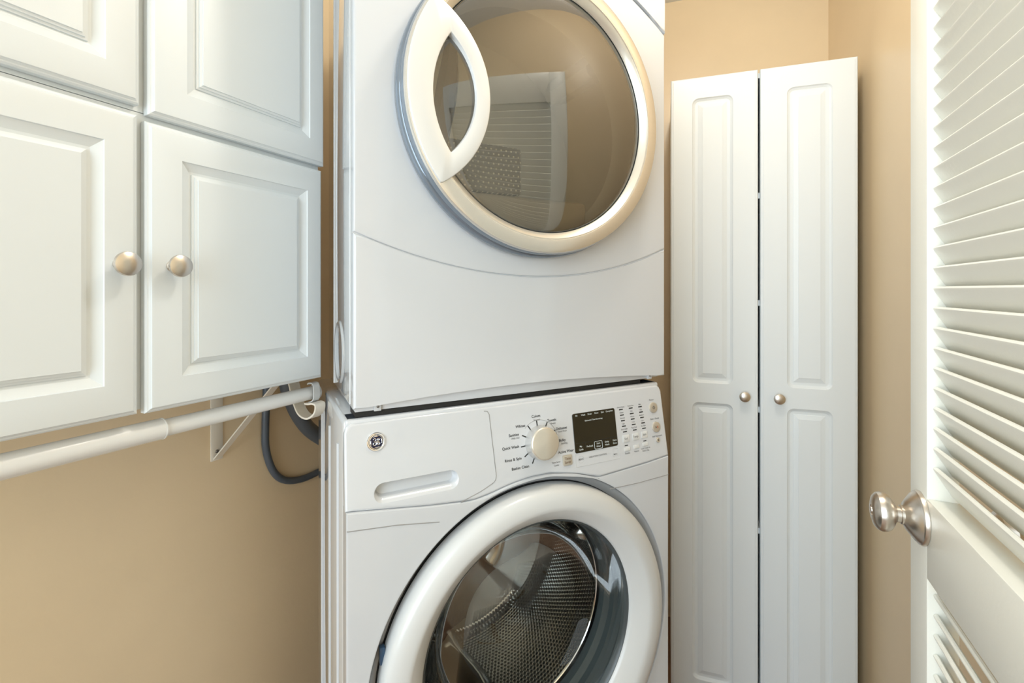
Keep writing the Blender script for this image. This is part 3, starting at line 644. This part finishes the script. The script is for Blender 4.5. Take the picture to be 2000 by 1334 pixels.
M['dialskirt'] = mat('satin_silver_skirt', (0.62, 0.61, 0.59), 0.3, metal=0.5)
M['brownprint'] = mat('brown_print', (0.22, 0.15, 0.10), 0.5)
M['palegrey'] = mat('pale_grey_outline', (0.55, 0.55, 0.54), 0.5)
washer()

# ------------------------------------------------------------------ hanging rod, bracket
def hanging_rod():
    y = 0.033; z = 0.9905
    t = thing('hanging_rod', 'white telescoping closet rod hanging below the wall cabinet', 'rod', frame(*C2(-0.9, y), FC[2], z))
    bm = bmesh.new(); tube(bm, [(0.0, 0, 0), (0.937, 0, 0)], 0.0158, 32); link_mesh('outer_tube', bm, 'rod', t, 40)
    bm = bmesh.new(); tube(bm, [(0.935, 0, 0.0), (0.9365, 0, 0.0)], 0.0163, 32); tube(bm, [(0.92, 0, 0), (1.222, 0, 0)], 0.0132, 32); link_mesh('inner_tube', bm, 'rod', t, 40)
    bm = bmesh.new(); tube(bm, [(1.216, 0, 0), (1.224, 0, 0), (1.226, 0, 0)], [0.0150, 0.0150, 0.012], 32); link_mesh('end_cap', bm, 'plastic', t, 40)
hanging_rod()
def bracket():
    x0 = 0.2805; wy = WALLY
    t = thing('shelf_bracket', 'cream metal rod bracket screwed to the tan wall under the cabinet', 'bracket', frame(*C2(x0, wy), FC[2], 0.813))
    zt = 1.024 - 0.813; w = 0.027
    link_mesh('wall_plate', boxm(0, w, -0.0035, -0.0005, 0.0, zt, 0.0006), 'bracket', t, 30)
    bm = bmesh.new(); lathe(bm, [(0.0042, 0.0), (0.0042, -0.001), (0.0024, -0.0024), (0.0005, -0.0016)], 0.0135, 0.020, 16, False, True)
    link_mesh('screw', bm, 'screw', t, 30, loc=(0, -0.0035, 0))
    def strip(path, xa, xb, th):
        bm = bmesh.new(); P = [Vector((0, a, b)) for a, b in path]; L = []
        for i, p in enumerate(P):
            d = (P[min(i + 1, len(P) - 1)] - P[max(i - 1, 0)]).normalized(); nn = Vector((0, -d.z, d.y)) * th / 2
            L.append([bm.verts.new(v) for v in (Vector((xa, 0, 0)) + p - nn, Vector((xb, 0, 0)) + p - nn, Vector((xb, 0, 0)) + p + nn, Vector((xa, 0, 0)) + p + nn)])
        for a, b in zip(L, L[1:]): bridge(bm, a, b)
        bm.faces.new(L[0]); bm.faces.new(L[-1]); return bm
    link_mesh('arm', strip([(-0.003, zt), (-0.28, zt)], 0.0, w, 0.003), 'bracket', t, 30)
    link_mesh('brace', strip([(-0.003, 0.004), (-0.010, 0.010), (-0.215, zt - 0.010), (-0.222, zt - 0.002)], 0.005, 0.022, 0.003), 'bracket', t, 30)
    # hook that cradles the rod
    rz = 0.9905 - 0.813; ry = -(wy - 0.033)
    path = spline([(0, -0.235, zt - 0.002), (0, -0.244, rz + 0.012), (0, -0.254, rz - 0.018), (0, -0.270, rz - 0.042), (0, -0.294, rz - 0.048), (0, -0.314, rz - 0.036), (0, -0.318, rz - 0.020), (0, -0.309, rz - 0.0165), (0, -0.297, rz - 0.0185), (0, -0.287, rz - 0.0185)], 6)
    h = link_mesh('hook', strip([(p.y, p.z) for p in path], 0.012, 0.036, 0.0035), 'bracket', t, 40)
    path = spline([(0, -0.287, rz - 0.0185), (0, -0.303, rz - 0.012), (0, -0.3055, rz + 0.004), (0, -0.303, rz + 0.020), (0, -0.292, rz + 0.022), (0, -0.288, rz + 0.019)], 6)
    link_mesh('clip', strip([(p.y, p.z) for p in path], 0.019, 0.034, 0.0022), 'plastic', h, 40)
    return t
bracket()

# ------------------------------------------------------------------ cords behind
def cable(name, label, cat, pts, r, m):
    P = spline(pts, 10); o0 = Vector(pts[0]); bm = bmesh.new(); tube(bm, [p - o0 for p in P], r, 14)
    o = link_mesh(name, bm, m, None, 60); o.matrix_world = frame(*FC) @ Matrix.Translation(o0); o['label'] = label; o['category'] = cat
    return o
wy = WALLY - 0.0095
cable('power_cord', 'thin grey power cord looping down the left wall behind the washer', 'cord',
      [(0.4120, wy, 1.08), (0.4135, wy, 0.95), (0.4105, wy, 0.87), (0.4115, wy, 0.805), (0.4300, wy, 0.745), (0.4620, wy, 0.708), (0.5150, wy, 0.690), (0.5800, wy, 0.690), (0.65, wy, 0.70)], 0.0088, 'cord')
wy2 = WALLY - 0.040
cable('drain_hose', 'thick dark grey hose curving behind the rod hook', 'hose',
      [(0.430, wy2, 1.07), (0.4480, wy2, 0.965), (0.4720, wy2, 0.895), (0.5080, wy2, 0.838), (0.5550, wy2, 0.795), (0.600, wy2, 0.765), (0.66, wy2, 0.75)], 0.0190, 'hose')
# ------------------------------------------------------------------ louvered door
def louver_door():
    zb = -ZB + 0.012
    Ld = 0.61; T = 0.033
    t = thing('louvered_door', 'cream white louvered door standing open at the right edge', 'door', frame(*FD, zb))
    H = 2.02
    zr0, zr1 = 0.826 - zb, 0.9295 - zb; top0 = H - 0.11; bot1 = 0.20
    link_mesh('stile', boxm(-0.0605, 0.0, -T, 0.0, 0.0, H, 0.0015), 'louver', t, 30)
    link_mesh('stile', boxm(-Ld, -Ld + 0.0605, -T, 0.0, 0.0, H, 0.0015), 'louver', t, 30)
    xa, xb = -Ld + 0.0605, -0.0605
    for z0, z1 in ((0.0, bot1), (zr0, zr1), (top0, H)): link_mesh('rail', boxm(xa, xb, -T, 0.0, z0, z1, 0.0012), 'louver', t, 30)
    # one slat, copied
    bm = bmesh.new(); dy, dz, th = -0.0185, -0.0310, 0.0062
    d = Vector((0, dy, dz)); u = d.normalized(); nn = Vector((0, -u.z, u.y))
    prof = []
    for c, sgn in ((Vector((0, 0, 0)), -1), (d, 1)):
        for k in range(5):
            a = PI * (k / 4 - 0.5); prof.append(c + u * sgn * th / 2 * math.cos(a) + nn * (th / 2) * math.sin(a) * sgn)
    ls = [[Vector((x, 0, 0)) + p for p in prof] for x in (xa + 0.0005, xb - 0.0005)]
    loops(bm, ls, True, True)
    s0 = None
    zs = []
    z = 0.9695 + 0.0003 - 0.0005
    k = 0
    while z - zb < top0 + 0.012: zs.append(z); z += 0.02585
    z = 0.8060
    while z - zb > bot1 + 0.03: zs.append(z); z -= 0.02585
    s0 = link_mesh('slat', bm, 'louver', t, 40); s0.location = (0, -0.0095, zs[0] - zb)
    for z in zs[1:]:
        c = s0.copy(); COL.objects.link(c); c.parent = t; c.location = (0, -0.0095, z - zb)
    # knob with its rose
    kz = 0.8965 - zb; kx = -0.0415
    bm = bmesh.new(); lathe(bm, [(0.0345, 0.0003), (0.0345, 0.003), (0.0335, 0.005), (0.0315, 0.0062), (0.0305, 0.0080), (0.0180, 0.0172), (0.0135, 0.0192), (0.0128, 0.0200)], kx, kz, 64, True, True)
    h = link_mesh('door_knob', bm, 'nickel', t, 30)
    h['label'] = 'brushed nickel round door knob'
    gp = [(0.0122, 0.0200), (0.0122, 0.0222), (0.0105, 0.0230), (0.0105, 0.0270), (0.0125, 0.0285), (0.0170, 0.0305), (0.0225, 0.0345), (0.0252, 0.0395), (0.0255, 0.0435), (0.0240, 0.0480), (0.0200, 0.0515), (0.0130, 0.0537), (0.0070, 0.0542), (0.0066, 0.0528), (0.0048, 0.0528), (0.0044, 0.0550), (0.0004, 0.0554)]
    bm = bmesh.new(); lathe(bm, gp, kx, kz, 64)
    link_mesh('grip', bm, 'nickel', h, 30)
    bm = bmesh.new(); lathe(bm, [(0.0345, -T - 0.0003), (0.0345, -T - 0.003), (0.0305, -T - 0.0085), (0.0135, -T - 0.0205), (0.0105, -T - 0.034), (0.0225, -T - 0.0430), (0.0255, -T - 0.0535), (0.0200, -T - 0.0632), (0.0004, -T - 0.0676)], kx, kz, 48); link_mesh('door_knob', bm, 'nickel', t, 30)
    return t
louver_door()
